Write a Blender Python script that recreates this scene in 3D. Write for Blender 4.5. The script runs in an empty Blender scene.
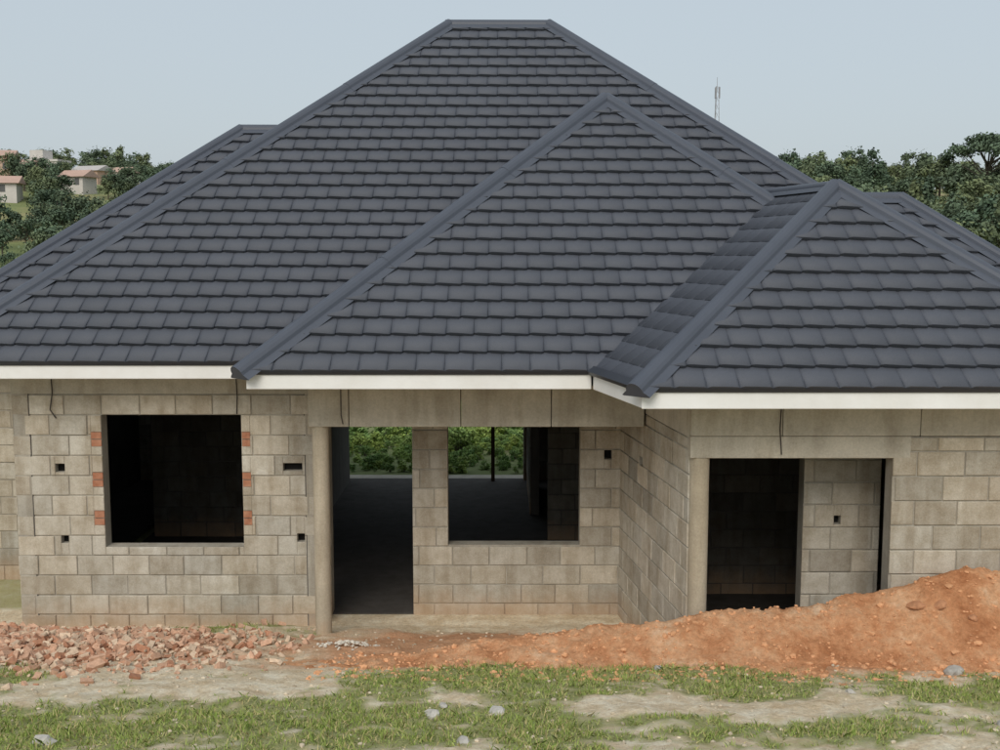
import bpy, bmesh, math, random
import numpy as np
from mathutils import Vector, noise, Matrix
random.seed(7); rng=np.random.default_rng(7)
scene=bpy.context.scene
EYE=4.3
# ------------------------------------------------------------------ helpers
def link(ob,parent=None):
    scene.collection.objects.link(ob)
    if parent: ob.parent=parent
    return ob
def empty(name):
    e=bpy.data.objects.new(name,None); e.empty_display_size=.2
    return link(e)
def mesh_obj(name,verts,faces,mat=None,parent=None,cols=None,smooth=False):
    me=bpy.data.meshes.new(name)
    me.from_pydata([tuple(v) for v in verts],[],faces); 
    if cols is not None:
        a=me.color_attributes.new("Col",'FLOAT_COLOR','POINT')
        a.data.foreach_set("color",np.asarray(cols,dtype=np.float32).ravel())
    if smooth: me.polygons.foreach_set("use_smooth",[True]*len(me.polygons))
    if mat: me.materials.append(mat)
    me.update()
    return link(bpy.data.objects.new(name,me),parent)
def np_obj(name,V,F,mat,parent=None,cols=None,smooth=False):
    me=bpy.data.meshes.new(name)
    k=F.shape[1]
    me.vertices.add(len(V)); me.vertices.foreach_set("co",V.astype(np.float32).ravel())
    me.loops.add(F.size); me.loops.foreach_set("vertex_index",F.astype(np.int32).ravel())
    me.polygons.add(len(F)); me.polygons.foreach_set("loop_start",np.arange(0,F.size,k,dtype=np.int32))
    me.polygons.foreach_set("loop_total",np.full(len(F),k,dtype=np.int32))
    me.update(calc_edges=True)
    if cols is not None:
        a=me.color_attributes.new("Col",'FLOAT_COLOR','POINT')
        a.data.foreach_set("color",cols.astype(np.float32).ravel())
    if smooth: me.polygons.foreach_set("use_smooth",[True]*len(F))
    me.materials.append(mat)
    return link(bpy.data.objects.new(name,me),parent)
class NB:
    def __init__(s,name):
        s.m=bpy.data.materials.new(name); s.m.use_nodes=True
        s.t=s.m.node_tree; s.N=s.t.nodes; s.L=s.t.links
        s.b=s.N["Principled BSDF"]; s.tc=s.N.new("ShaderNodeTexCoord")
    def noise(s,scale,detail=4,rough=.6,out="Fac",vec=None):
        n=s.N.new("ShaderNodeTexNoise"); n.inputs["Scale"].default_value=scale
        n.inputs["Detail"].default_value=detail; n.inputs["Roughness"].default_value=rough
        s.L.new(vec or s.tc.outputs["Object"],n.inputs["Vector"]); return n.outputs[out]
    def scaled(s,v):
        m=s.N.new("ShaderNodeMapping"); m.inputs["Scale"].default_value=v
        s.L.new(s.tc.outputs["Object"],m.inputs["Vector"]); return m.outputs[0]
    def objz(s):
        m=s.N.new("ShaderNodeSeparateXYZ"); s.L.new(s.tc.outputs["Object"],m.inputs[0]); return m.outputs[2]
    def ramp(s,fac,stops):
        r=s.N.new("ShaderNodeValToRGB"); cr=r.color_ramp
        while len(cr.elements)<len(stops): cr.elements.new(.5)
        for e,(p,c) in zip(cr.elements,stops):
            e.position=p; e.color=(c[0],c[1],c[2],1) if not isinstance(c,(int,float)) else (c,c,c,1)
        s.L.new(fac,r.inputs[0]); return r.outputs[0]
    def mix(s,fac,a,b,mode='MIX'):
        m=s.N.new("ShaderNodeMix"); m.data_type='RGBA'; m.blend_type=mode
        for sock,v in ((m.inputs[0],fac),(m.inputs[6],a),(m.inputs[7],b)):
            if isinstance(v,(int,float)): sock.default_value=v
            elif isinstance(v,tuple): sock.default_value=(v[0],v[1],v[2],1)
            else: s.L.new(v,sock)
        return m.outputs[2]
    def attr(s,name="Col",out="Color"):
        a=s.N.new("ShaderNodeAttribute"); a.attribute_name=name; return a.outputs[out]
    def sep(s,c):
        n=s.N.new("ShaderNodeSeparateColor"); s.L.new(c,n.inputs[0]); return n.outputs
    def math(s,op,a,b=0.0):
        n=s.N.new("ShaderNodeMath"); n.operation=op; n.use_clamp=(op in('ADD','MULTIPLY','SUBTRACT'))
        for i,v in enumerate((a,b)):
            if isinstance(v,(int,float)): n.inputs[i].default_value=v
            else: s.L.new(v,n.inputs[i])
        return n.outputs[0]
    def bump(s,h,strength=.3,dist=.01):
        n=s.N.new("ShaderNodeBump"); n.inputs["Strength"].default_value=strength; n.inputs["Distance"].default_value=dist
        s.L.new(h,n.inputs["Height"]); s.L.new(n.outputs[0],s.b.inputs["Normal"])
    def fin(s,col,rough=.85,spec=.3):
        if isinstance(col,tuple): s.b.inputs["Base Color"].default_value=(*col,1)
        else: s.L.new(col,s.b.inputs["Base Color"])
        s.b.inputs["Roughness"].default_value=rough
        s.b.inputs["Specular IOR Level"].default_value=spec
        return s.m
# ------------------------------------------------------------------ materials
def splash(n,col):
    """red soil splashed on the foot of the walls (real dirt, fades out 0.5 m up)"""
    f=n.math('ADD',n.math('MULTIPLY',n.objz(),1.6),n.math('MULTIPLY',n.math('SUBTRACT',n.noise(4,5,.7),.3),.9))
    m=n.ramp(f,[(.15,.55),(.75,0.)])
    return n.mix(m,col,(.42,.27,.16))
def m_block():
    n=NB("concrete_block"); c=n.attr()
    big=n.ramp(n.noise(.9,5,.65),[(.3,(.82,.79,.74)),(.7,(1.0,.99,.97))])
    fine=n.ramp(n.noise(60,3,.7),[(.3,.82),(.7,1.06)])
    st=n.ramp(n.noise(7,6,.7),[(.35,(.80,.77,.72)),(.6,(1,1,1))])
    run=n.ramp(n.noise(5,4,.6,vec=n.scaled((1,1,.12))),[(.38,(.76,.72,.67)),(.55,(1,1,1))])
    col=n.mix(1.0,n.mix(1.0,n.mix(1.0,c,big,'MULTIPLY'),fine,'MULTIPLY'),st,'MULTIPLY')
    col=splash(n,n.mix(.75,col,run,'MULTIPLY'))
    n.bump(n.noise(90,4,.7),.6,.006); return n.fin(col,.95,.15)
def m_conc(name,base,var=.25,bumps=.4,spl=False):
    n=NB(name)
    a=tuple(x*(1-var) for x in base); b=tuple(min(1,x*(1+var*.6)) for x in base)
    col=n.ramp(n.noise(2.3,6,.7),[(.3,a),(.7,b)])
    fine=n.ramp(n.noise(50,3,.7),[(.3,.85),(.7,1.05)])
    run=n.ramp(n.noise(6,4,.6,vec=n.scaled((1,1,.15))),[(.38,(.78,.75,.71)),(.55,(1,1,1))])
    col=n.mix(1.0,col,fine,'MULTIPLY'); col=n.mix(.7,col,run,'MULTIPLY')
    if spl: col=splash(n,col)
    n.bump(n.noise(40,5,.7),bumps,.008); return n.fin(col,.93,.2)
def m_tile():
    n=NB("stone_coated_roof_tile"); c=n.attr()
    v=n.ramp(n.noise(.8,5,.6),[(.3,.93),(.7,1.05)])
    g=n.ramp(n.noise(160,2,.6),[(.3,.82),(.7,1.15)])
    col=n.mix(1.0,n.mix(1.0,c,v,'MULTIPLY'),g,'MULTIPLY')
    n.bump(n.noise(220,2,.6),.35,.003); return n.fin(col,.6,.4)
M_block=m_block()
M_mortar=m_conc("mortar",(.43,.40,.34),spl=True)
M_beam=m_conc("ring_beam_concrete",(.50,.465,.39),.2)
M_col=m_conc("column_render",(.50,.44,.34),.16,spl=True)
M_slab=m_conc("floor_slab",(.085,.077,.07),.2)  # slab colour kept dark so the dimness of the rooms is painted in
M_inner_shaded=m_conc("inner_mortar_shaded",(.13,.12,.11),.2)  # mortar colour lowered to paint interior shade onto inner faces
M_tile=m_tile()
def m_cap(name="ridge_cap_metal",k=1.):
    n=NB(name)
    col=n.ramp(n.noise(2,4,.6),[(.3,(.060*k,.069*k,.090*k)),(.7,(.070*k,.080*k,.103*k))])
    n.bump(n.noise(200,2,.6),.25,.002); return n.fin(col,.5,.45)
M_cap=m_cap(); M_trim=m_cap("eave_trim_metal",.45)
def m_dark(name,c): 
    n=NB(name); return n.fin(n.ramp(n.noise(8,3),[(.3,tuple(x*.7 for x in c)),(.7,c)]),.8,.2)
M_deck=m_dark("roof_underlay",(.02,.021,.025))
M_hole=m_dark("socket_box",(.015,.014,.013))
M_wire=m_dark("conduit",(.07,.06,.055))
M_wood=m_dark("timber",(.14,.09,.055))
def m_fascia():
    n=NB("white_fascia_paint")
    col=n.ramp(n.noise(1.7,6,.7),[(.3,(.74,.73,.70)),(.65,(.84,.84,.83))])
    return n.fin(col,.5,.4)
M_fascia=m_fascia()
def m_red():
    n=NB("clay_brick"); return n.fin(n.ramp(n.noise(14,4),[(.3,(.34,.14,.08)),(.7,(.48,.25,.16))]),.95,.1)
M_red=m_red()

# ------------------------------------------------------------------ terrain
def sm(a,b,x):
    t=max(0.,min(1.,(x-a)/(b-a))); return t*t*(3-2*t)
def nz(x,y,s,o=0.): return noise.noise(Vector((x*s+o,y*s-o,o*1.7)))
def fb(x,y,s,o=0.,oct=4): return noise.fractal(Vector((x*s+o,y*s-o,o)),1.0,2.0,oct)
def base(y):
    if y>=12.2: return 0.
    if y>=4: return .23*(12.2-y)
    if y>=-3: return 1.886+.12*(4-y)
    return 2.726
FARP=[(22,-.05),(30,-.3),(60,-3.5),(110,5.0),(170,13.5),(230,17.),(400,15),(2500,10)]
def far(x,y):
    z=FARP[-1][1]
    for (a,za),(b,zb) in zip(FARP,FARP[1:]):
        if y<b:
            t=(y-a)/(b-a); t=t*t*(3-2*t) if b<300 else t
            z=za+(zb-za)*t; break
    z+=sm(60,150,y)*(3.6*sm(-30,-90,x) if x<0 else 0)
    return z+sm(40,150,y)*2.0*nz(x,y,.012,5)
def terrain(x,y):
    if y>22: return far(x,y)
    z=base(y)
    out=sm(7.5,10,abs(x))
    if y>12.25: z=-.06*(1-out)*sm(12.62,12.72,y)-.05*out
    if 1.95<x<6.5 and y>10.12: z=-.06
    if y<12.25 and abs(x)<12:
        fade=min(1,max(0,(12.3-y)/.4))
        z+=fade*(.055*fb(x,y,.9,3)+.022*fb(x,y,4.,8)+.012*nz(x,y,14.,1))
    return z
def bias(lst,x,y):
    s=0
    for (cx,cy,rx,ry,a) in lst:
        d=((x-cx)/rx)**2+((y-cy)/ry)**2
        if d<9: s+=a*math.exp(-d)
    return s
GB=[(-3.2,6.7,2.8,.9,.80),(-.2,6.9,1.3,.9,.55),(-2.85,11.85,.55,.3,1.1),(.4,8.9,1.5,.6,1.1),(3.4,8.0,2.8,.5,.75),(2.8,6.7,1.8,.6,.45),(-4.6,8.7,1.2,.3,.5),
    (1.3,7.3,1.0,.4,-.7),(-1.9,9.9,1.6,1.1,-1.2),(-.4,8.3,1.1,.4,.5),(3.1,7.3,1.5,.2,-.4),(-3.2,8.0,2.,.25,-.2),(-1.9,8.4,1.,.25,-.3)]
def gmask(x,y):
    if y>12.1: return 0
    v=.22+bias(GB,x,y)+.75*fb(x,y,1.3,11)+.55*fb(x,y,5.,2)
    if y>9.3: v-= .6*sm(9.3,10.2,y)*(0 if abs(x+2.85)<.9 and y>11.2 else 1)
    return max(0,min(1,v))
DB=[(3.,9.4,3.6,.65,1.4),(-.6,10.2,1.7,.8,.95),(-.3,11.3,1.8,.6,.7),(-4.3,10.2,1.6,1.,.25)]
def dmask(x,y):
    return max(0,min(1,bias(DB,x,y)+.3*fb(x,y,2.,21)))
def axis(lo,hi,step,ext_lo,ext_hi,g=1.35,s0=.25):
    a=list(np.arange(lo,hi+1e-6,step)); 
    s=s0; v=hi
    while v<ext_hi: v+=s; a.append(v); s=min(s*g,120) 
    s=s0; v=lo; b=[]
    while v>ext_lo: v-=s; b.append(v); s=min(s*g,120)
    return sorted(b)+a
xs=axis(-7,7,.055,-1500,1500,1.18)
ys=axis(4.6,12.8,.05,-80,2400,1.12)
V=[];C=[]
for y in ys:
    near=3<y<13
    for x in xs:
        V.append((x,y,terrain(x,y)))
        if near and abs(x)<14: C.append((gmask(x,y),dmask(x,y),0,1))
        elif y>20.6: C.append((1,0,1,1))
        else: C.append((.55,.1,0 if y<14 else .5,1))
nx,ny=len(xs),len(ys)
I=np.arange(nx*ny).reshape(ny,nx)
F=np.stack([I[:-1,:-1].ravel(),I[:-1,1:].ravel(),I[1:,1:].ravel(),I[1:,:-1].ravel()],1)
def m_ground():
    n=NB("ground_soil"); r=n.sep(n.attr())
    f1=n.noise(3,6,.7); f2=n.noise(30,5,.75); f3=n.noise(5,7,.75)
    sand=n.ramp(f3,[(.3,(.56,.42,.26)),(.47,(.72,.59,.41)),(.62,(.85,.76,.59))])
    dirt=n.ramp(f3,[(.3,(.50,.24,.12)),(.7,(.72,.44,.27))])
    grs=n.ramp(f2,[(.3,(.16,.18,.06)),(.55,(.28,.30,.11)),(.75,(.50,.45,.24))])
    dm=n.ramp(n.math('ADD',r[1],n.math('MULTIPLY',n.math('SUBTRACT',f1,.3),.5)),[(.35,0.),(.85,1.)])
    gm=n.ramp(n.math('ADD',r[0],n.math('MULTIPLY',n.math('SUBTRACT',f2,.35),.8)),[(.38,0.),(.80,.9)])
    speck=n.ramp(f2,[(.33,.76),(.6,1.05)])
    c=n.mix(dm,sand,dirt); c=n.mix(1.,c,speck,'MULTIPLY'); c=n.mix(gm,c,grs)
    farc=n.ramp(n.noise(.05,6,.65),[(.35,(.14,.18,.08)),(.5,(.22,.25,.11)),(.65,(.38,.30,.18))])
    c=n.mix(r[2],c,farc)
    n.bump(n.noise(45,5,.75),.8,.025); return n.fin(c,.97,.1)
M_ground=m_ground()
np_obj("ground",np.array(V),F,M_ground,cols=np.array(C),smooth=True)

# ---- dirt mound
AMP=[(-1.6,0),(-.6,.12),(.1,.20),(.9,.33),(2.0,.43),(3.0,.55),(3.7,.72),(4.4,.90),(5.2,.88),(6.5,.7),(8,.0)]
def interp(T,x):
    if x<=T[0][0]: return T[0][1]
    for (a,p),(b,q) in zip(T,T[1:]):
        if x<b: return p+(q-p)*(x-a)/(b-a)
    return T[-1][1]
def mound(x,y):
    b=base(y)
    if y>10.05: b=b*(1-sm(10.05,10.9,y))-.12*sm(10.05,10.9,y)
    cy=9.68+.08*nz(x,0,.8,3)
    sg=.47 if y<cy else .42
    a=interp(AMP,x)*(1+.14*fb(x,y,1.2,4))
    z=b-.07+(a+.03)*math.exp(-((abs(y-cy)/sg)**1.8))
    r_=1-abs(nz(x,y,3.1,9))*2
    z+=.035*fb(x,y,2.,6)+.035*fb(x,y,6.,7,4)+.012*nz(x,y,18,2)+.02*r_
    return z
hx=np.arange(-2.0,8.2,.03); hy=np.arange(7.9,11.0,.03)
V=[(x,y,mound(x,y)) for y in hy for x in hx]
I=np.arange(len(hx)*len(hy)).reshape(len(hy),len(hx))
F=np.stack([I[:-1,:-1].ravel(),I[:-1,1:].ravel(),I[1:,1:].ravel(),I[1:,:-1].ravel()],1)
def m_dirt():
    n=NB("laterite_soil"); f=n.noise(1.8,9,.78); f2=n.noise(22,7,.8)
    c=n.ramp(f,[(.33,(.48,.20,.09)),(.46,(.68,.33,.165)),(.57,(.80,.47,.27)),(.66,(.86,.60,.40))])
    c=n.mix(1.,c,n.ramp(f2,[(.33,.74),(.6,1.04)]),'MULTIPLY')
    n.bump(f2,.9,.04); return n.fin(c,.97,.08)
M_dirt=m_dirt()
np_obj("dirt_mound",np.array(V),F,M_dirt,smooth=True)

# ------------------------------------------------------------------ house
house=empty("block_house")
def sub(rects,h):
    out=[]
    for (a,b,c,d) in rects:
        x0,x1,z0,z1=max(a,h[0]),min(b,h[1]),max(c,h[2]),min(d,h[3])
        if x0>=x1 or z0>=z1: out.append((a,b,c,d)); continue
        if a<x0: out.append((a,x0,c,d))
        if x1<b: out.append((x1,b,c,d))
        if c<z0: out.append((x0,x1,c,z0))
        if z1<d: out.append((x0,x1,z1,d))
    return out
def boxes_obj(name,bl,mat,parent):
    V=[];F=[]
    for c in bl:
        k=len(V); V+=c
        F+=[(k,k+1,k+2,k+3),(k+7,k+6,k+5,k+4),(k,k+4,k+5,k+1),(k+1,k+5,k+6,k+2),(k+2,k+6,k+7,k+3),(k+3,k+7,k+4,k)]
    return mesh_obj(name,V,F,mat,parent)
def wall(name,p0,p1,z0,z1,thick=.2,openings=(),holes=(),inlays=(),phase=0.,course=.235,bl=.43,br=1.,mort=None):
    mort=mort or M_mortar
    p0=Vector(p0);p1=Vector(p1); L=(p1-p0).length; e=(p1-p0)/L; n=Vector((e.y,-e.x))
    P=lambda s,d,z:(p0.x+e.x*s-n.x*d,p0.y+e.y*s-n.y*d,z)
    V=[];F=[];C=[]
    mj=.012
    row=0; z=z0
    while z<z1-.03:
        zt=min(z+course,z1)
        s=-phase-(bl/2 if row%2 else 0)-random.uniform(0,.03)
        while s<L:
            w=bl*random.uniform(.93,1.05)
            r=[(max(0,s+mj/2),min(L,s+w-mj/2),z+mj/2+random.uniform(-.002,.003),zt-mj/2+random.uniform(-.003,.002))]
            s+=w
            if r[0][1]-r[0][0]<.03: continue
            for h in list(openings)+list(holes)+list(inlays): r=sub(r,h)
            g=random.gauss(0,1)
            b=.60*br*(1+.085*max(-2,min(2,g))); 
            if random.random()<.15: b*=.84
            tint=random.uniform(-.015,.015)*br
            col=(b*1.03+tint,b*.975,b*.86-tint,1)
            jit=random.uniform(-.004,.004); tl=random.uniform(-.003,.003)
            for (a,bb,c,d) in r:
                if bb-a<.015 or d-c<.015: continue
                k=len(V); i=.006
                V+=[P(a,.014,c),P(bb,.014,c),P(bb,.014,d),P(a,.014,d),
                    P(a,jit+.005,c),P(bb,jit+tl+.005,c),P(bb,jit+tl+.005,d),P(a,jit+.005,d),
                    P(a+i,jit-.001,c+i),P(bb-i,jit+tl-.001,c+i),P(bb-i,jit+tl-.001,d-i),P(a+i,jit-.001,d-i)]
                C+=[col]*12
                F+=[(k+8,k+9,k+10,k+11)]
                for q in (0,4):
                    for m in range(4):
                        m2=(m+1)%4; F.append((k+q+m,k+q+m2,k+q+4+m2,k+q+4+m))
        z=zt; row+=1
    mesh_obj(name+"_blocks",V,F,M_block,house,C)
    r=[(0,L,z0,z1)]
    for h in list(openings): r=sub(r,h)
    r2=r
    for h in holes: r2=sub(r2,h)
    def bxs(rr,d0,d1,nm,mt):
        bx=[]
        for (a,b,c,d) in rr:
            bx.append([P(a,d0,c),P(b,d0,c),P(b,d0,d),P(a,d0,d),P(a,d1,c),P(b,d1,c),P(b,d1,d),P(a,d1,d)])
        boxes_obj(name+nm,bx,mt,house)
    bxs(r2,.0115,.1,"_mortar",mort); bxs(r,.1,thick-.012,"_core",mort); bxs(r,thick-.012,thick,"_inner_face",M_inner_shaded)
    if inlays:
        bx=[]
        for (a,b,c,d) in inlays:
            m=(c+d)/2
            for (c1,d1) in ((c+.004,m-.006),(m+.006,d-.004)):
                a1=a+random.uniform(0,.012); b1=b
                bx.append([P(a1,-.004,c1),P(b1,-.004,c1),P(b1,-.004,d1),P(a1,-.004,d1),P(a1,.0112,c1),P(b1,.0112,c1),P(b1,.0112,d1),P(a1,.0112,d1)])
        boxes_obj(name+"_clay_bricks",bx,M_red,house)
    if holes:
        bx=[]
        for (a1,b1,c1,d1) in holes:
            bx.append([P(a1,.094,c1),P(b1,.094,c1),P(b1,.094,d1),P(a1,.094,d1),P(a1,.0995,c1),P(b1,.0995,c1),P(b1,.0995,d1),P(a1,.0995,d1)])
        boxes_obj(name+"_socket_boxes",bx,M_hole,house)
def box(name,x0,x1,y0,y1,z0,z1,mat,parent=None,bev=.0):
    bm=bmesh.new(); bmesh.ops.create_cube(bm,size=1)
    for v in bm.verts: v.co=Vector(((x0+x1)/2+v.co.x*(x1-x0),(y0+y1)/2+v.co.y*(y1-y0),(z0+z1)/2+v.co.z*(z1-z0)))
    if bev: bmesh.ops.bevel(bm,geom=list(bm.edges),offset=bev,segments=2,affect='EDGES')
    me=bpy.data.meshes.new(name); bm.to_mesh(me); bm.free(); me.materials.append(mat)
    return link(bpy.data.objects.new(name,me),parent if parent else house)
def rh(x,z,w=.10,h=.10,x0=0): return (x-x0-w/2,x-x0+w/2,z-h/2,z+h/2)
ZT=2.985
X0=-5.57
wx0,wx1,wz0,wz1=-4.56-X0,-2.96-X0,.94,2.486
inl=[]
for zz in (1.20,1.65,2.12):
    inl+= [(wx0-.12,wx0-.001,zz,zz+.17),(wx1+.001,wx1+.10,zz,zz+.17)]
wall("front_wall",(X0,12.2),(-2.04,12.2),-.1,2.72,.2,[(wx0,wx1,wz0,wz1)],
     [rh(-5.05,1.87,.11,.10,X0),rh(-5.03,1.03,.09,.09,X0),rh(-2.38,1.88,.22,.09,X0),rh(-2.30,1.05,.09,.10,X0)],inl)
box("ring_beam",X0-.003,-2.04,12.196,12.39,2.725,ZT,M_beam,bev=.006)
wall("side_wall_west",(X0,14.2),(X0,12.2),-.1,ZT)
wall("rear_bedroom_wall",(-7.1,14.2),(X0-.01,14.2),-.1,ZT)
wall("west_wall",(-7.1,20.4),(-7.1,14.2),-.1,ZT)
V0=-2.04
wall("veranda_wall",(V0,12.6),(1.46,12.6),-.1,ZT,.2,[(.02,-1.04-V0,-.2,2.6),(-.62-V0,.95-V0,.857,2.6)],[rh(1.28,1.95,.09,.11,V0)])
wall("veranda_return_wall",(-2.04,12.2),(-2.04,12.81),-.1,ZT,.2)
wall("porch_side_wall",(1.42,12.6),(1.77,9.98),-.1,2.60,.2,[],[(.85,1.0,2.0,2.1)])
wall("porch_front_wall",(3.66,9.9),(5.35,9.9),-.1,2.62,.2,[],[],phase=.2)
wall("porch_inner_wall",(3.08,10.75),(3.86,10.75),-.1,2.6,.2,[],[rh(3.43,1.62,.07,.09,3.08)],phase=.1)
wall("porch_back_wall",(1.6,13.4),(5.3,13.4),-.1,2.9,.2,[],br=.3,mort=M_inner_shaded)  # low br: porch shade painted into the block colour
wall("east_wall",(5.35,9.9),(5.35,20.4),-.1,ZT,.2)
wall("partition_bedroom",(-5.3,16.2),(-3.0,16.2),0,2.9,.15,[(1.5,2.25,0,2.2)],br=.26,mort=M_inner_shaded)  # partitions use low br, room shade painted into their block colour
wall("partition_hall",(-3.02,20.3),(-3.02,13.2),0,2.9,.15,[(3.,4.,0,2.1)],br=.26,mort=M_inner_shaded)
wall("partition_dining",(.72,16.0),(5.2,16.0),0,2.9,.15,[],br=.4,mort=M_inner_shaded)
wall("partition_kitchen",(.50,19.9),(.50,17.6),0,2.9,.15,[],br=.4,mort=M_inner_shaded)
wall("rear_wall",(-7.1,20.4),(5.35,20.4),-.1,ZT,.2,[(4.1,7.55,-.2,2.5)])
box("rear_post",-.17,-.10,20.3,20.38,0,2.5,M_wood,bev=.006)
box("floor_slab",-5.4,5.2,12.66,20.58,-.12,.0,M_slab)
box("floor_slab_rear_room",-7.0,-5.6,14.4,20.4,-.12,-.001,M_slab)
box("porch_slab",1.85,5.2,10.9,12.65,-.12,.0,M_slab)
box("rear_apron",-3.2,.6,20.6,21.0,-.12,-.02,M_beam)
def beam(name,p0,p1,z0,z1,t,mat):
    p0=Vector(p0);p1=Vector(p1);e=(p1-p0).normalized();n=Vector((e.y,-e.x));q0=p0-n*t;q1=p1-n*t
    V=[(p.x,p.y,z) for z in(z0,z1) for p in (p0,p1,q1,q0)]
    ob=mesh_obj(name,V,[(3,2,1,0),(4,5,6,7),(0,1,5,4),(1,2,6,5),(2,3,7,6),(3,0,4,7)],mat,house)
    b=ob.modifiers.new("b",'BEVEL'); b.width=.008; b.segments=2
    return ob
bx=[-2.06,-1.62,-.42,.55,1.55]
for i in range(4):
    beam("veranda_beam",(bx[i]+.004,11.45+random.uniform(-.004,.004)),(bx[i+1]-.004,11.45),2.467,ZT-.003*i,.2,M_beam)
beam("veranda_tie_beam",(-2.05,12.19),(-2.05,11.66),2.47,ZT-.01,.18,M_beam)
beam("porch_side_beam",(1.41,12.62),(1.765,9.97),2.605,ZT-.004,.21,M_beam)
bx=[1.765,2.62,3.9,5.36]
for i in range(3):
    beam("porch_beam",(bx[i]+.003,9.89+random.uniform(-.004,.004)),(bx[i+1]-.003,9.89),2.63,ZT,.2,M_beam)
beam("porch_lintel",(1.768,9.896),(3.82,9.896),2.42,2.626,.19,M_beam)
def column(name,x,y,z0,z1,r):
    V=[];F=[];N=24; H=14
    for j in range(H+1):
        z=z0+(z1-z0)*j/H
        for i in range(N):
            a=2*math.pi*i/N; rr=r*(1+.02*nz(math.cos(a)+z*2,math.sin(a),1.5,2))
            V.append((x+rr*math.cos(a),y+rr*math.sin(a),z))
    for j in range(H):
        for i in range(N):
            F.append((j*N+i,j*N+(i+1)%N,(j+1)*N+(i+1)%N,(j+1)*N+i))
    return mesh_obj(name,V,F,M_col,house,smooth=True)
column("round_column",-1.945,11.55,-.1,2.47,.088)
column("round_column",1.875,9.985,-.1,2.42,.09)
def tube(name,pts,r,mat,parent):
    cu=bpy.data.curves.new(name,'CURVE'); cu.dimensions='3D'; cu.bevel_depth=r; cu.bevel_resolution=1
    sp=cu.splines.new('POLY'); sp.points.add(len(pts)-1)
    for p,q in zip(sp.points,pts): p.co=(*q,1)
    cu.materials.append(mat); return link(bpy.data.objects.new(name,cu),parent)
tube("conduit",[(-5.10,12.18,3.0),(-5.09,12.18,2.75),(-5.12,12.17,2.55),(-5.06,12.18,2.45)],.007,M_wire,house)
tube("conduit",[(-3.0,12.185,3.0),(-2.99,12.18,2.7),(-3.0,12.18,2.5)],.006,M_wire,house)
tube("conduit",[(-1.70,11.43,3.0),(-1.70,11.43,2.6),(-1.68,11.42,2.5)],.006,M_wire,house)
tube("conduit",[(2.60,9.87,3.0),(2.59,9.87,2.7),(2.61,9.87,2.46)],.006,M_wire,house)

# ------------------------------------------------------------------ roof
ZE=3.153
def roof_face(name,poly,lift=.046,tiles=True,TW=.285,TR=.262,cc0=.030):
    p=[Vector(q) for q in poly]
    e=(p[1]-p[0]).normalized(); n=(p[1]-p[0]).cross(p[2]-p[0]).normalized()
    if n.z<0: n=-n
    up=n.cross(e)
    mesh_obj(name+"_deck",[q-n*.012 for q in p],[tuple(range(len(p)))],M_deck,house)
    a,b=p[0]-up*.035,p[1]-up*.035
    V=[a-n*.02,b-n*.02,b+n*.026,a+n*.026,b+n*.026+up*.09,a+n*.026+up*.09]
    mesh_obj(name+"_eave_trim",V,[(0,1,2,3),(3,2,4,5)],M_trim,house)
    if not tiles: return
    loc=[((q-p[0]).dot(e),(q-p[0]).dot(up)) for q in p]
    s0=min(a for a,b in loc); s1=max(a for a,b in loc); l1=max(b for a,b in loc)
    edges=[(p[i],(p[(i+1)%len(p)]-p[i]).cross(n).normalized()) for i in range(1,len(p))]
    bm=bmesh.new(); cl=bm.verts.layers.float_color.new("Col")
    W=lambda s,l,h: p[0]+e*s+up*l+n*h
    j=0; l=-.035
    while l<l1+.02:
        s=s0-TW*2+(TW/2 if j%2 else 0)
        while s<s1+TW:
            ctr=W(s+TW/2,l+TR/2,0)
            if all((ctr-a).dot(b)<.45 for a,b in edges):
                g=.001; a=s+g; b=s+TW-g; cc=cc0 if j else .004; t=l+TR+.03
                hb=lift+random.uniform(-.001,.001)
                # pressed metal shingle: nearly rectangular, butt edge runs slightly down to the right, clipped corner
                xs_=[0,.06,.15,.55,.92,1.]
                ls_=[1.,.75,.45,.20,.0,.45]
                hs_=[-.016,-.004,.008,.006,.002,-.008]
                f_=min(1,lift/.03)
                P=[(a+(b-a)*u,l+cc*v,hb+w_*f_) for u,v,w_ in zip(xs_,ls_,hs_)]
                T=[(a+(b-a)*u,t,.003+max(-.001,w_)*.8*f_) for u,w_ in zip(xs_,hs_)]
                vp=[bm.verts.new(W(*q)) for q in P]; vt=[bm.verts.new(W(*q)) for q in T]
                lo=[bm.verts.new(W(q[0],q[1]+.005,-.006)) for q in P]
                k=.079*(1+random.uniform(-.05,.05))
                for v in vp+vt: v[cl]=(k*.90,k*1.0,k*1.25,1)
                for v in lo: v[cl]=(k*.45,k*.5,k*.6,1)  # foot of each butt coloured darker, a painted row shadow
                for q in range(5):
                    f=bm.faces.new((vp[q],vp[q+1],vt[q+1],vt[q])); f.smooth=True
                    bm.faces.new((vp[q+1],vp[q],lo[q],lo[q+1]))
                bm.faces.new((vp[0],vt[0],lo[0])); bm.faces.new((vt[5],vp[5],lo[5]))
            s+=TW
        l+=TR; j+=1
    for a,b in edges:
        geom=list(bm.verts)+list(bm.edges)+list(bm.faces)
        bmesh.ops.bisect_plane(bm,geom=geom,plane_co=a,plane_no=b,clear_outer=True)
    me=bpy.data.meshes.new(name); bm.to_mesh(me); bm.free(); me.materials.append(M_tile)
    link(bpy.data.objects.new(name,me),house)
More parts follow.
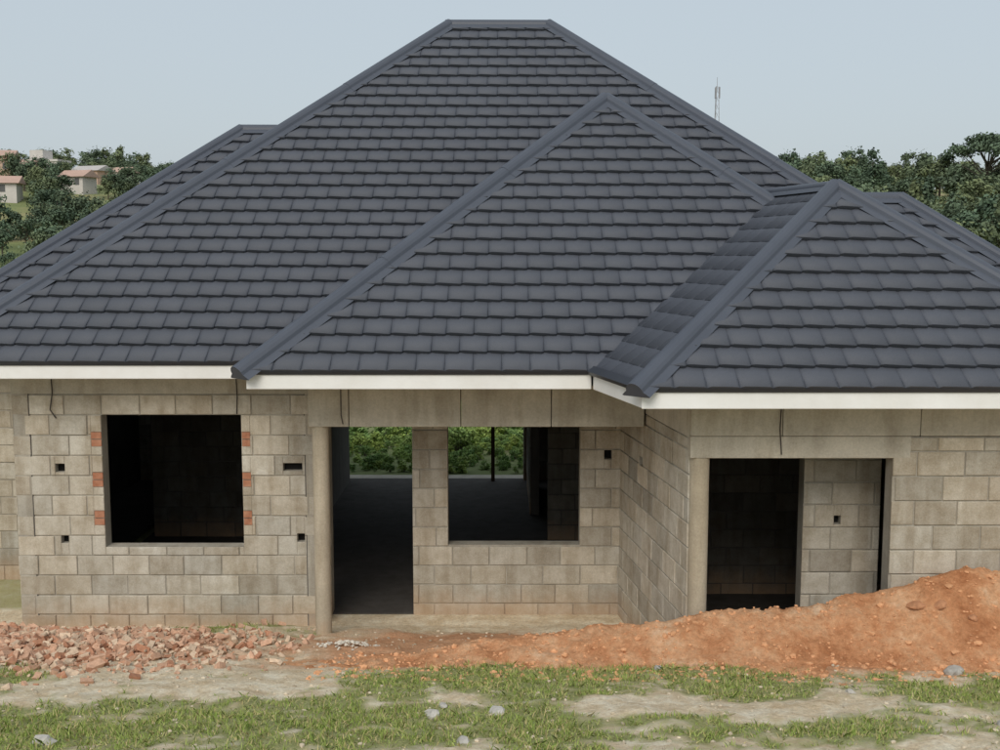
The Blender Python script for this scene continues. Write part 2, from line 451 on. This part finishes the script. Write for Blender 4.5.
def cap(name,p0,p1,drop=.57,w=.15,over=.06,length=2.4):
    p0=Vector(p0);p1=Vector(p1); d=(p1-p0).normalized(); p0=p0-d*over
    L=(p1-p0).length; side=d.cross(Vector((0,0,1))).normalized(); up=side.cross(d).normalized()
    prof=[(-w,-w*drop+.052),(-w*.74,-w*.74*drop+.062)]
    R=w*.60
    for i in range(9):
        a=math.pi*(1-i/8); prof.append((R*math.cos(a),-w*.55*drop+.058+(R*.95)*math.sin(a)))
    prof+=[(w*.74,-w*.74*drop+.062),(w,-w*drop+.052)]
    N=len(prof); seg=max(1,round(L/length)); sl=L/seg
    V=[];F=[]
    for i in range(seg):
        b0=len(V)
        for (t,k,h) in ((i*sl-.02,1.012,.003),((i+1)*sl,1.,0),(i*sl-.018,.93,-.008)):
            for (a,b) in prof: V.append(p0+d*t+side*(a*k)+up*(b*k+h))
        for m in range(N-1):
            F.append((b0+m,b0+m+1,b0+N+m+1,b0+N+m)); F.append((b0+m+1,b0+m,b0+2*N+m,b0+2*N+m+1))
        if i==0: F.append(tuple(range(b0+3*N-1,b0+2*N-1,-1)))
    mesh_obj(name,V,F,M_cap,house)
def P3(x,y,z): return (x,y,ZE+z)
RZ=4.67
A=P3(-.77,17.14,RZ);B=P3(.74,17.14,RZ)
FL=P3(-6.31,11.6,0);FR=P3(6.42,11.6,0);BL=P3(-6.31,21.2,0);BR=P3(6.42,21.2,0)
roof_face("main_roof_front",[FL,FR,B,A])
roof_face("main_roof_west",[BL,FL,A])
roof_face("main_roof_east",[FR,BR,B])
roof_face("main_roof_rear",[BR,BL,A,B],tiles=False)
cap("hip_cap_main",FL,A); cap("hip_cap_main",FR,B); cap("ridge_cap_main",A,B,.8,over=.05)
cap("hip_cap_main_rear",BL,A); cap("hip_cap_main_rear",BR,B)
MA=P3(1.40,14.64,3.2); ML=P3(-2.55,10.69,0); MR=P3(5.35,10.69,0)
MAb=P3(1.40,15.6,3.2)
roof_face("veranda_roof_front",[ML,MR,MA])
roof_face("veranda_roof_west",[P3(-2.55,11.65,0),ML,MA,MAb])
roof_face("veranda_roof_east",[MR,P3(5.35,11.65,0),MAb,MA])
cap("hip_cap_veranda",ML,MA,w=.165); cap("hip_cap_veranda",MR,MA); cap("ridge_cap_veranda",MAb,MA,.8)
k=3.4; dx=-.2295
WC=P3(1.215,9.30,0); WR=P3(5.935,9.30,0); WA=P3(3.575,11.66,1.867)
WE=P3(1.215+dx*k,9.3+k,0); WRb=P3(3.575+dx*k,11.66+k,1.867); WRe=P3(5.935+dx*k,9.3+k,0)
roof_face("porch_roof_front",[WC,WR,WA])
roof_face("porch_roof_west",[WE,WC,WA,WRb],lift=.008,cc0=.004)
roof_face("porch_roof_east",[WR,WRe,WRb,WA])
cap("hip_cap_porch",WC,WA,w=.15,length=4); cap("hip_cap_porch",WR,WA,w=.15,length=4)
cap("ridge_cap_porch",P3(3.575+dx*2.2,11.66+2.2,1.867),WA,.8,w=.11,over=0)
hw=3.67; XL=-7.68; YF=13.43; r=3.08
roof_face("west_wing_roof_front",[P3(XL,YF,0),P3(-2.,YF,0),P3(-2.,YF+hw,r),P3(XL+hw,YF+hw,r)])
roof_face("west_wing_roof_end",[P3(XL,YF+2*hw,0),P3(XL,YF,0),P3(XL+hw,YF+hw,r)])
cap("hip_cap_west_wing",P3(XL,YF,0),P3(XL+hw,YF+hw,r)); cap("ridge_cap_west_wing",P3(XL+hw,YF+hw,r),P3(-2.6,YF+hw,r),.8,over=.03)
hw=2.26; XR=7.56; YF=12.24; r=1.895
roof_face("east_wing_roof_front",[P3(3.,YF,0),P3(XR,YF,0),P3(XR-hw,YF+hw,r),P3(3.,YF+hw,r)])
roof_face("east_wing_roof_end",[P3(XR,YF,0),P3(XR,YF+2*hw,0),P3(XR-hw,YF+hw,r)])
cap("hip_cap_east_wing",P3(XR,YF,0),P3(XR-hw,YF+hw,r)); cap("ridge_cap_east_wing",P3(XR-hw,YF+hw,r),P3(3.8,YF+hw,r),.8,over=.03)
def fascia(p0,p1,z0=-.185,z1=-.022,t=.025):
    beam("fascia_board",p0,p1,ZE+z0,ZE+z1,t,M_fascia)
fascia((-6.29,11.60),(-2.45,11.60))
fascia((-2.53,10.69),(.912,10.69))
fascia((-2.53,11.58),(-2.53,10.72))
fascia((.925,10.67),(1.24,9.33))
fascia((1.232,9.30),(5.915,9.30))
fascia((5.915,9.33),(5.915-.45,11.5))
fascia((-6.29,13.4),(-6.29,11.63))
fascia((-7.66,13.45),(-6.31,13.45))
def soffit(pts): mesh_obj("soffit",[(x,y,2.99) for x,y in pts],[tuple(range(len(pts)))],M_fascia,house)
soffit([(-6.26,11.66),(-2.51,11.66),(-2.51,12.3),(-6.26,12.3)])
soffit([(-2.49,10.75),(.90,10.75),(1.6,11.62),(-2.49,11.62)])
soffit([(1.25,9.36),(5.88,9.36),(5.88,10.0),(1.72,10.0),(1.45,11.6),(.93,10.74)])

# ------------------------------------------------------------------ rocks
def rock_geo(c,s,seed,flat=.7,sub=1):
    bm=bmesh.new(); bmesh.ops.create_icosphere(bm,subdivisions=sub,radius=1)
    r=random.Random(seed); R=Matrix.Rotation(r.uniform(0,6.28),3,'Z')@Matrix.Rotation(r.uniform(-.4,.4),3,'X')
    sc=Vector((s*r.uniform(.8,1.3),s*r.uniform(.7,1.),s*flat*r.uniform(.7,1.1)))
    V=[]
    for v in bm.verts:
        q=v.co*(1+.45*noise.noise(v.co*1.3+Vector((seed*3.1,0,0))))
        q=R@Vector((q.x*sc.x,q.y*sc.y,q.z*sc.z)); V.append(Vector(c)+q)
    F=[tuple(v.index for v in f.verts) for f in bm.faces]; bm.free(); return V,F
def box_frag(c,s,r):
    d=[s*r.uniform(.6,1.5),s*r.uniform(.4,.9),s*r.uniform(.3,.7)]
    R=Matrix.Rotation(r.uniform(0,6.28),3,'Z')@Matrix.Rotation(r.uniform(-.7,.7),3,'X')@Matrix.Rotation(r.uniform(-.7,.7),3,'Y')
    V=[]
    for sx,sy,sz in ((-1,-1,-1),(1,-1,-1),(1,1,-1),(-1,1,-1),(-1,-1,1),(1,-1,1),(1,1,1),(-1,1,1)):
        j=lambda:r.uniform(.65,1.1)
        V.append(Vector(c)+R@Vector((sx*d[0]*.5*j(),sy*d[1]*.5*j(),sz*d[2]*.5*j())))
    F=[(3,2,1,0),(4,5,6,7),(0,1,5,4),(1,2,6,5),(2,3,7,6),(3,0,4,7)]
    return V,F
def gather(name,items,mat,cols=None,parent=None,smooth=False):
    V=[];F=[];C=[]
    for i,(v,f) in enumerate(items):
        k=len(V); V+=v; F+=[tuple(a+k for a in q) for q in f]
        C+=[cols[i]]*len(v) if cols else []
    return mesh_obj(name,V,F,mat,parent,C if cols else None,smooth)
def m_attr(name,rough=.95,sc=30):
    n=NB(name); c=n.mix(1.,n.attr(),n.ramp(n.noise(sc,4,.7),[(.3,.72),(.65,1.1)]),'MULTIPLY')
    n.bump(n.noise(60,3),.4,.006); return n.fin(c,rough,.15)
M_rub=m_attr("broken_brick"); M_rock=m_attr("rock_stone",sc=18)
rr=random.Random(3)
items=[];cols=[]
def rubz(x,y): return .17*math.exp(-((x+4.5)/1.35)**2-((y-10.4)/.75)**2)*(1+.5*fb(x,y,1.5,14))
for i in range(4600):
    x=rr.gauss(-4.4,1.0); y=rr.gauss(10.25,.74)
    if y>12.0 or x>-1.9 or x<-7: continue
    s=rr.choice([.02,.02,.03,.03,.04,.05,.07,.09])
    z=terrain(x,y)+rubz(x,y)*rr.uniform(.85,1.)+s*.10
    items.append(box_frag((x,y,z),s*1.15,rr))
    b=rr.uniform(.78,1.1); t=rr.random()
    c=(.60,.37,.25) if t<.5 else ((.66,.50,.36) if t<.82 else (.46,.23,.14))
    cols.append((c[0]*b,c[1]*b,c[2]*b,1))
rx=np.arange(-7,-2,.06); ry=np.arange(8.6,12.0,.06)
Vv=[];Ff=[]
for y in ry:
    for x in rx: Vv.append(Vector((x,y,terrain(x,y)+rubz(x,y)*1.0-.03+.02*fb(x,y,6,3))))
for j in range(len(ry)-1):
    for i in range(len(rx)-1):
        a=j*len(rx)+i; Ff.append((a,a+1,a+1+len(rx),a+len(rx)))
items.append((Vv,Ff)); cols.append((.60,.40,.26,1))
gather("rubble_pile",items,M_rub,cols)
items=[];cols=[]
for i in range(2600):
    x=rr.uniform(-1.6,6.); y=rr.uniform(8.4,10.0)
    if 1.4<x and y>9.85: continue
    s=rr.choice([.006,.009,.012,.016,.02,.035 if rr.random()<.3 else .012])
    z=max(mound(x,y),terrain(x,y))
    items.append(rock_geo((x,y,z+s*.05),s,rr.randint(0,999)))
    b=rr.uniform(.8,1.1); cols.append((.72*b,.38*b,.20*b,1))
gather("soil_clods",items,M_rub,cols)
items=[];cols=[]
for i in range(2200):
    x=rr.uniform(-6,6.); y=rr.uniform(5.2,11.8)
    s=rr.choice([.006,.009,.012,.018])
    items.append(rock_geo((x,y,terrain(x,y)+s*.2),s,rr.randint(0,999)))
    b=rr.uniform(.6,1.2); cols.append((.60*b,.51*b,.38*b,1))
gather("gravel",items,M_rock,cols)
items=[];cols=[]
for i in range(150):
    x=rr.gauss(-1.52,.11); y=rr.gauss(10.3,.12); s=rr.uniform(.008,.022)
    items.append(rock_geo((x,y,terrain(x,y)+s*.5+.03*math.exp(-((x+1.52)**2+(y-10.3)**2)/.03)),s,rr.randint(0,999)))
    b=rr.uniform(.8,1.1); cols.append((.66*b,.61*b,.52*b,1))
gather("gravel_heap",items,M_rock,cols)
for (x,y,s,c) in [(-.02,7.1,.06,.5),(-.46,7.05,.055,.5),(-.40,7.3,.035,.46),(-.22,6.25,.05,.45),(-2.72,6.15,.06,.5),(3.85,8.85,.09,.42),(1.35,8.9,.04,.42),
                  (2.6,7.7,.035,.45),(3.2,6.6,.035,.45)]:
    zz=max(terrain(x,y),mound(x,y) if x>-1 and y>7.9 else -9)
    v,f=rock_geo((0,0,0),s,int(x*100+y*31),.75,2)
    ob=mesh_obj("rock",v,f,M_rock,None,[(c,c*.95,c*.86,1)]*len(v)); ob.location=(x,y,zz+s*.2)
for (x,y,s) in [(3.75,9.45,.08),(3.95,9.4,.06),(4.2,9.3,.05)]:
    v,f=rock_geo((0,0,0),s,int(x*100),.5,2)
    ob=mesh_obj("earth_lump",v,f,M_rock,None,[(.48,.24,.13,1)]*len(v)); ob.location=(x,y,mound(x,y)+s*.1)

# ------------------------------------------------------------------ grass
def m_grass():
    n=NB("grass_blades")
    return n.fin(n.attr(),.8,.15)
M_grass=m_grass()
pts=[]
R=random.Random(11)
tries=0
while tries<66000:
    tries+=1
    y=5.2+ (R.random()**.9)*6.8; x=R.uniform(-.62,.62)*y
    g=gmask(x,y)
    if R.random()<(g-.32)*1.25:
        if 7.9<y<10.4 and x>-1.5 and mound(x,y)>terrain(x,y)+.03: continue
        pts.append((x,y,terrain(x,y),g))
pts=np.array(pts); nb=4
base_=np.repeat(pts,nb,0); n_=len(base_)
off=rng.normal(0,.016,(n_,2)); b0=base_[:,:3].copy(); b0[:,:2]+=off; b0[:,2]-=.004
clump=np.repeat(rng.choice([.6,.8,1.,1.7],len(pts)),nb)
h=rng.uniform(.012,.036,n_)*(.45+.7*base_[:,3])*clump; ang=rng.uniform(0,6.28,n_); w=rng.uniform(.002,.0042,n_)
lean=rng.normal(0,.022,(n_,2))
d=np.stack([np.cos(ang)*w,np.sin(ang)*w,np.zeros(n_)],1)
tip=b0.copy(); tip[:,:2]+=lean; tip[:,2]+=h
mid=b0.copy(); mid[:,:2]+=lean*.3; mid[:,2]+=h*.55
Vg=np.stack([b0-d,b0+d,mid+d*.8,tip,mid-d*.8],1).reshape(-1,3)
k=np.arange(n_)[:,None]*5
Fg=(k+np.array([[0,1,2,3,4]]))
t=rng.random(n_)[:,None]; dry=(rng.random(n_)<.28)[:,None]
c=np.where(dry,np.array([[.52,.45,.22]]),np.array([[.20,.29,.06]])*(1-t)+np.array([[.40,.47,.14]])*t)
cg=np.repeat(np.concatenate([c,np.ones((n_,1))],1),5,0)
np_obj("grass",Vg,Fg,M_grass,cols=cg)

# ------------------------------------------------------------------ trees
def m_leaf(name,k):
    n=NB(name); c=n.attr()
    info=n.N.new("ShaderNodeObjectInfo")
    v=n.ramp(info.outputs["Random"],[(0,(.75*k,.85*k,.88*k)),(.5,(k,k,k)),(1,(1.35*k,1.2*k,.95*k))])
    return n.fin(n.mix(1.,c,v,'MULTIPLY'),.75,.2)
M_leaf=m_leaf("foliage",1.)
M_leaf2=m_leaf("shrub_foliage",2.8)  # leaf colour brightened to make up for the house's shadow
M_bark=m_dark("bark",(.13,.11,.085))
def limb(V,F,a,b,r0,r1,N=6):
    a=Vector(a);b=Vector(b);d=(b-a).normalized(); s=d.orthogonal().normalized(); t=d.cross(s); k=len(V)
    for p,r in((a,r0),(b,r1)):
        for i in range(N):
            an=6.283*i/N; V.append(p+s*math.cos(an)*r+t*math.sin(an)*r)
    for i in range(N): F.append((k+i,k+(i+1)%N,k+N+(i+1)%N,k+N+i))
def make_tree(name,seed,H=7.,flat=False,nleaf=1700,ls=.24,mode=0,leaf=None,c0=(.108,.145,.088)):  # default leaf colour paled, distance haze painted into it
    r=random.Random(seed); g=np.random.default_rng(seed)
    V=[];F=[]
    th=H*(.62 if flat else .34)
    limb(V,F,(0,0,-.6),(r.uniform(-.2,.2),r.uniform(-.2,.2),th),.03*H,.018*H)
    blobs=[]
    nbl=r.randint(11,16) if not flat else 26
    for i in range(nbl):
        an=r.uniform(0,6.283)
        if flat:
            rad=H*.50*math.sqrt(r.random()); z=H*(.92-.16*(rad/(H*.5))**2)+r.uniform(-.9,.35); br=H*r.uniform(.09,.15); zs=.55
        elif mode==1:
            z=H*r.uniform(.3,.97); rad=H*.20*(1.15-z/H)*r.uniform(.3,1.4); br=H*r.uniform(.09,.14); zs=1.1
        else:
            z=H*r.uniform(.30,.9); rad=H*.36*r.uniform(.2,1)*math.sin(min(1,max(.35,(1.1-z/H)*1.7))*1.57); br=H*r.uniform(.11,.19); zs=.8
        c=Vector((rad*math.cos(an),rad*math.sin(an),z)); blobs.append((c,br,zs))
        limb(V,F,(0,0,th*r.uniform(.6,1)),tuple(c),.010*H,.003*H,5)
    nt=len(V)
    col=[(.1,.08,.06,1)]*nt
    me=bpy.data.meshes.new(name)
    for (c,br,zs) in blobs:
        n=int(nleaf/nbl); d=g.normal(size=(n,3)); d/=np.linalg.norm(d,axis=1)[:,None]
        rad=br*(g.random(n)**.45)*(1+.25*g.normal(size=n))
        shade=g.uniform(.7,1.25)
        for i in range(n):
            p=c+Vector((d[i,0]*rad[i],d[i,1]*rad[i],d[i,2]*rad[i]*zs))
            s=ls*r.uniform(.6,1.3)
            nn=Vector((d[i,0]+r.uniform(-.8,.8),d[i,1]+r.uniform(-.8,.8),d[i,2]+r.uniform(-.3,1.0))).normalized()
            a=nn.orthogonal().normalized()*s; b=nn.cross(a).normalized()*s*.6
            k=len(V); V+=[p-a,p-b,p+a,p+b]; F.append((k,k+1,k+2,k+3))
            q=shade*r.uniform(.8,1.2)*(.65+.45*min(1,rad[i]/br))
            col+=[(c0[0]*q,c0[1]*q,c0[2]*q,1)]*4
    me.from_pydata([tuple(v) for v in V],[],F)
    a=me.color_attributes.new("Col",'FLOAT_COLOR','POINT'); a.data.foreach_set("color",np.array(col,dtype=np.float32).ravel())
    me.materials.append(M_bark); me.materials.append(leaf or M_leaf)
    mi=[0 if f[0]<nt else 1 for f in F]; me.polygons.foreach_set("material_index",mi); me.update()
    return me
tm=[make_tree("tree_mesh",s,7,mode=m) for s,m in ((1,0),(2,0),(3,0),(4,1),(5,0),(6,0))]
sm_=[make_tree("shrub_mesh",s,7,nleaf=900,ls=.34,leaf=M_leaf2,c0=(.095,.135,.042)) for s in (31,32,33)]
dist=empty("distant_trees")
def put(me,x,y,s,parent=dist,name="tree",sink=.3):
    o=bpy.data.objects.new(name,me); o.location=(x,y,far(x,y)-sink*s); o.rotation_euler=(0,0,R.uniform(0,6.28))
    o.scale=(s*R.uniform(.85,1.2),s*R.uniform(.85,1.2),s*R.uniform(.85,1.1)); link(o,parent); return o
for i in range(330):
    y=R.uniform(75,205); x=y*R.uniform(.18,.72)
    put(R.choice(tm),x,y,R.uniform(.5,1.0))
HS=[(-.412,205,6.5,4,3.2,0),(-.372,185,5,4,2.4,1),(-.462,160,6,4,2.8,2),(-.345,200,4,3.5,2.3,3),(-.44,215,5,4,2.6,3),(-.385,150,3.6,3,2.,3),(-.432,182,4.4,3.5,2.4,3),(-.50,175,5,4,2.6,1),(-.452,140,3.4,3,2.,3),(-.56,170,6,4,3,2)]
for i in range(820):
    y=R.uniform(70,225); x=-y*R.uniform(.2,.78)
    if nz(x,y,.04,9)<-.25: continue
    if any(abs(x/y-h[0])<.017 and -24<y-h[1]<4 for h in HS): continue
    put(R.choice(tm),x,y,R.uniform(.25,.8))
for i in range(190):
    y=R.uniform(218,245); x=y*R.uniform(-.75,.75)
    put(R.choice(tm),x,y,R.uniform(.7,1.2))
for i in range(50):
    y=R.uniform(110,190); x=y*R.uniform(-.2,.2); put(R.choice(tm),x,y,R.uniform(.7,1.))
bush=empty("shrubs")
for i in range(420):
    y=R.uniform(23.5,40); x=R.uniform(-.20,.06)*y
    put(R.choice(sm_),x,y,R.uniform(.04,.13),bush,"shrub",2.0)
for i in range(420):
    y=R.uniform(21.3,26); x=R.uniform(-.19,.05)*y
    s=R.uniform(.015,.05); o=put(R.choice(sm_),x,y,s,bush,"shrub",2.0)
    if y<22: o.location.z=-.05-2*s
um=make_tree("umbrella_tree",21,11,True,6500,.24)
o=bpy.data.objects.new("umbrella_tree",um); o.location=(.445*150,150,far(67,150)-1.2); link(o)
# ------------------------------------------------------------------ distant buildings
def m_flat(name,c):
    n=NB(name); return n.fin(n.ramp(n.noise(.8,4),[(.3,tuple(x*.85 for x in c)),(.7,c)]),.85,.2)
M_w=m_flat("house_render_cream",(.64,.60,.56)); M_o=m_flat("house_render_orange",(.62,.43,.33)); M_rf=m_flat("iron_sheet_roof",(.50,.47,.45)); M_rt=m_flat("rust_roof",(.52,.36,.29))
M_dk=m_flat("window_dark",(.14,.14,.14))
def small_house(name,x,y,w,d,h,mw,mr,flatroof=False):
    e=empty(name); z=far(x,y); e.location=(x,y,z); e.rotation_euler=(0,0,R.uniform(-.35,.35))
    box("walls",-w/2,w/2,-d/2,d/2,-1.5,h,mw,e)
    if flatroof:
        box("parapet",-w/2-.2,w/2+.2,-d/2-.2,d/2+.2,h+.003,h+.4,mr,e)
        box("upper_room",-w/2+.5,0,-d/2+.5,d/2-.5,h+.41,h+2.2,mw,e)
    else:
        o=.4; rh_=1.0
        v=[(-w/2-o,-d/2-o,h),(w/2+o,-d/2-o,h),(w/2+o,d/2+o,h),(-w/2-o,d/2+o,h),(-w/2-o,0,h+rh_),(w/2+o,0,h+rh_)]
        mesh_obj("roof",v,[(0,1,5,4),(1,2,5),(2,3,4,5),(3,0,4),(3,2,1,0)],mr,e)
    n=int(w//1.8)
    for i in range(n):
        cx=-w/2+(i+.5)*w/n
        box("window",cx-.35,cx+.35,-d/2-.03,-d/2+.1,.9,1.8,M_dk,e)
KND=[("cream_house",M_w,M_w,True),("orange_house",M_o,M_rf,False),("orange_house",M_o,M_rt,False),("roadside_house",M_w,M_rt,False)]
for (t_,y,w_,d_,h_,kk) in HS:
    nm,a,b,f=KND[kk]; small_house(nm,t_*y,y,w_,d_,h_,a,b,f)
# mast
Vm=[];Fm=[]
H=15.0; mx,my=.1965*150,150.; mz=far(mx,my)
for i in range(3):
    a=i*2.094; limb(Vm,Fm,(.7*math.cos(a),.7*math.sin(a),-1),(.22*math.cos(a),.22*math.sin(a),H),.05,.035,5)
for j in range(14):
    z0=j*H/14; z1=(j+1)*H/14
    r0=.7-.48*j/14; r1=.7-.48*(j+1)/14
    for i in range(3):
        a=i*2.094;b=(i+1)*2.094
        limb(Vm,Fm,(r0*math.cos(a),r0*math.sin(a),z0),(r1*math.cos(b),r1*math.sin(b),z1),.025,.025,4)
limb(Vm,Fm,(0,0,H-.3),(0,0,H+1.2),.04,.03,5)
for a in (0,2.1,4.2): limb(Vm,Fm,(.35*math.cos(a),.35*math.sin(a),H-1.6),(.35*math.cos(a),.35*math.sin(a),H-.1),.08,.08,6)
mo=mesh_obj("telecom_mast",Vm,Fm,m_flat("galvanised_steel",(.36,.36,.38))); mo.location=(mx,my,mz+.8)

# ------------------------------------------------------------------ world, sun, camera
w=bpy.data.worlds.new("World"); scene.world=w; w.use_nodes=True
nt=w.node_tree; bg=nt.nodes["Background"]
sky=nt.nodes.new("ShaderNodeTexSky"); sky.sky_type='NISHITA'; sky.sun_disc=False
EL,AZ=math.radians(42),math.radians(192)
sky.sun_elevation=EL; sky.sun_rotation=AZ; sky.air_density=1.2; sky.dust_density=4.5; sky.ozone_density=2.
mx_=nt.nodes.new("ShaderNodeMix"); mx_.data_type='RGBA'; mx_.inputs[0].default_value=.74
nt.links.new(sky.outputs[0],mx_.inputs[6]); mx_.inputs[7].default_value=(5.5,6.15,6.6,1)
nt.links.new(mx_.outputs[2],bg.inputs[0]); bg.inputs[1].default_value=.114
sd=bpy.data.lights.new("sun",'SUN'); sd.energy=1.75; sd.angle=math.radians(35); sd.color=(1,.95,.87)
so=link(bpy.data.objects.new("sun",sd))
dirv=Vector((math.sin(AZ)*math.cos(EL),math.cos(AZ)*math.cos(EL),math.sin(EL)))
so.rotation_euler=dirv.to_track_quat('Z','Y').to_euler()
cam=bpy.data.cameras.new("camera"); co=link(bpy.data.objects.new("camera",cam))
cam.sensor_width=36; cam.lens=38.88; cam.clip_end=5000; cam.clip_start=.1
co.location=(0,0,EYE); co.rotation_euler=(math.radians(90-6.34),0,0)
scene.camera=co
scene.view_settings.view_transform='Standard'; scene.view_settings.look='None'; scene.view_settings.exposure=0
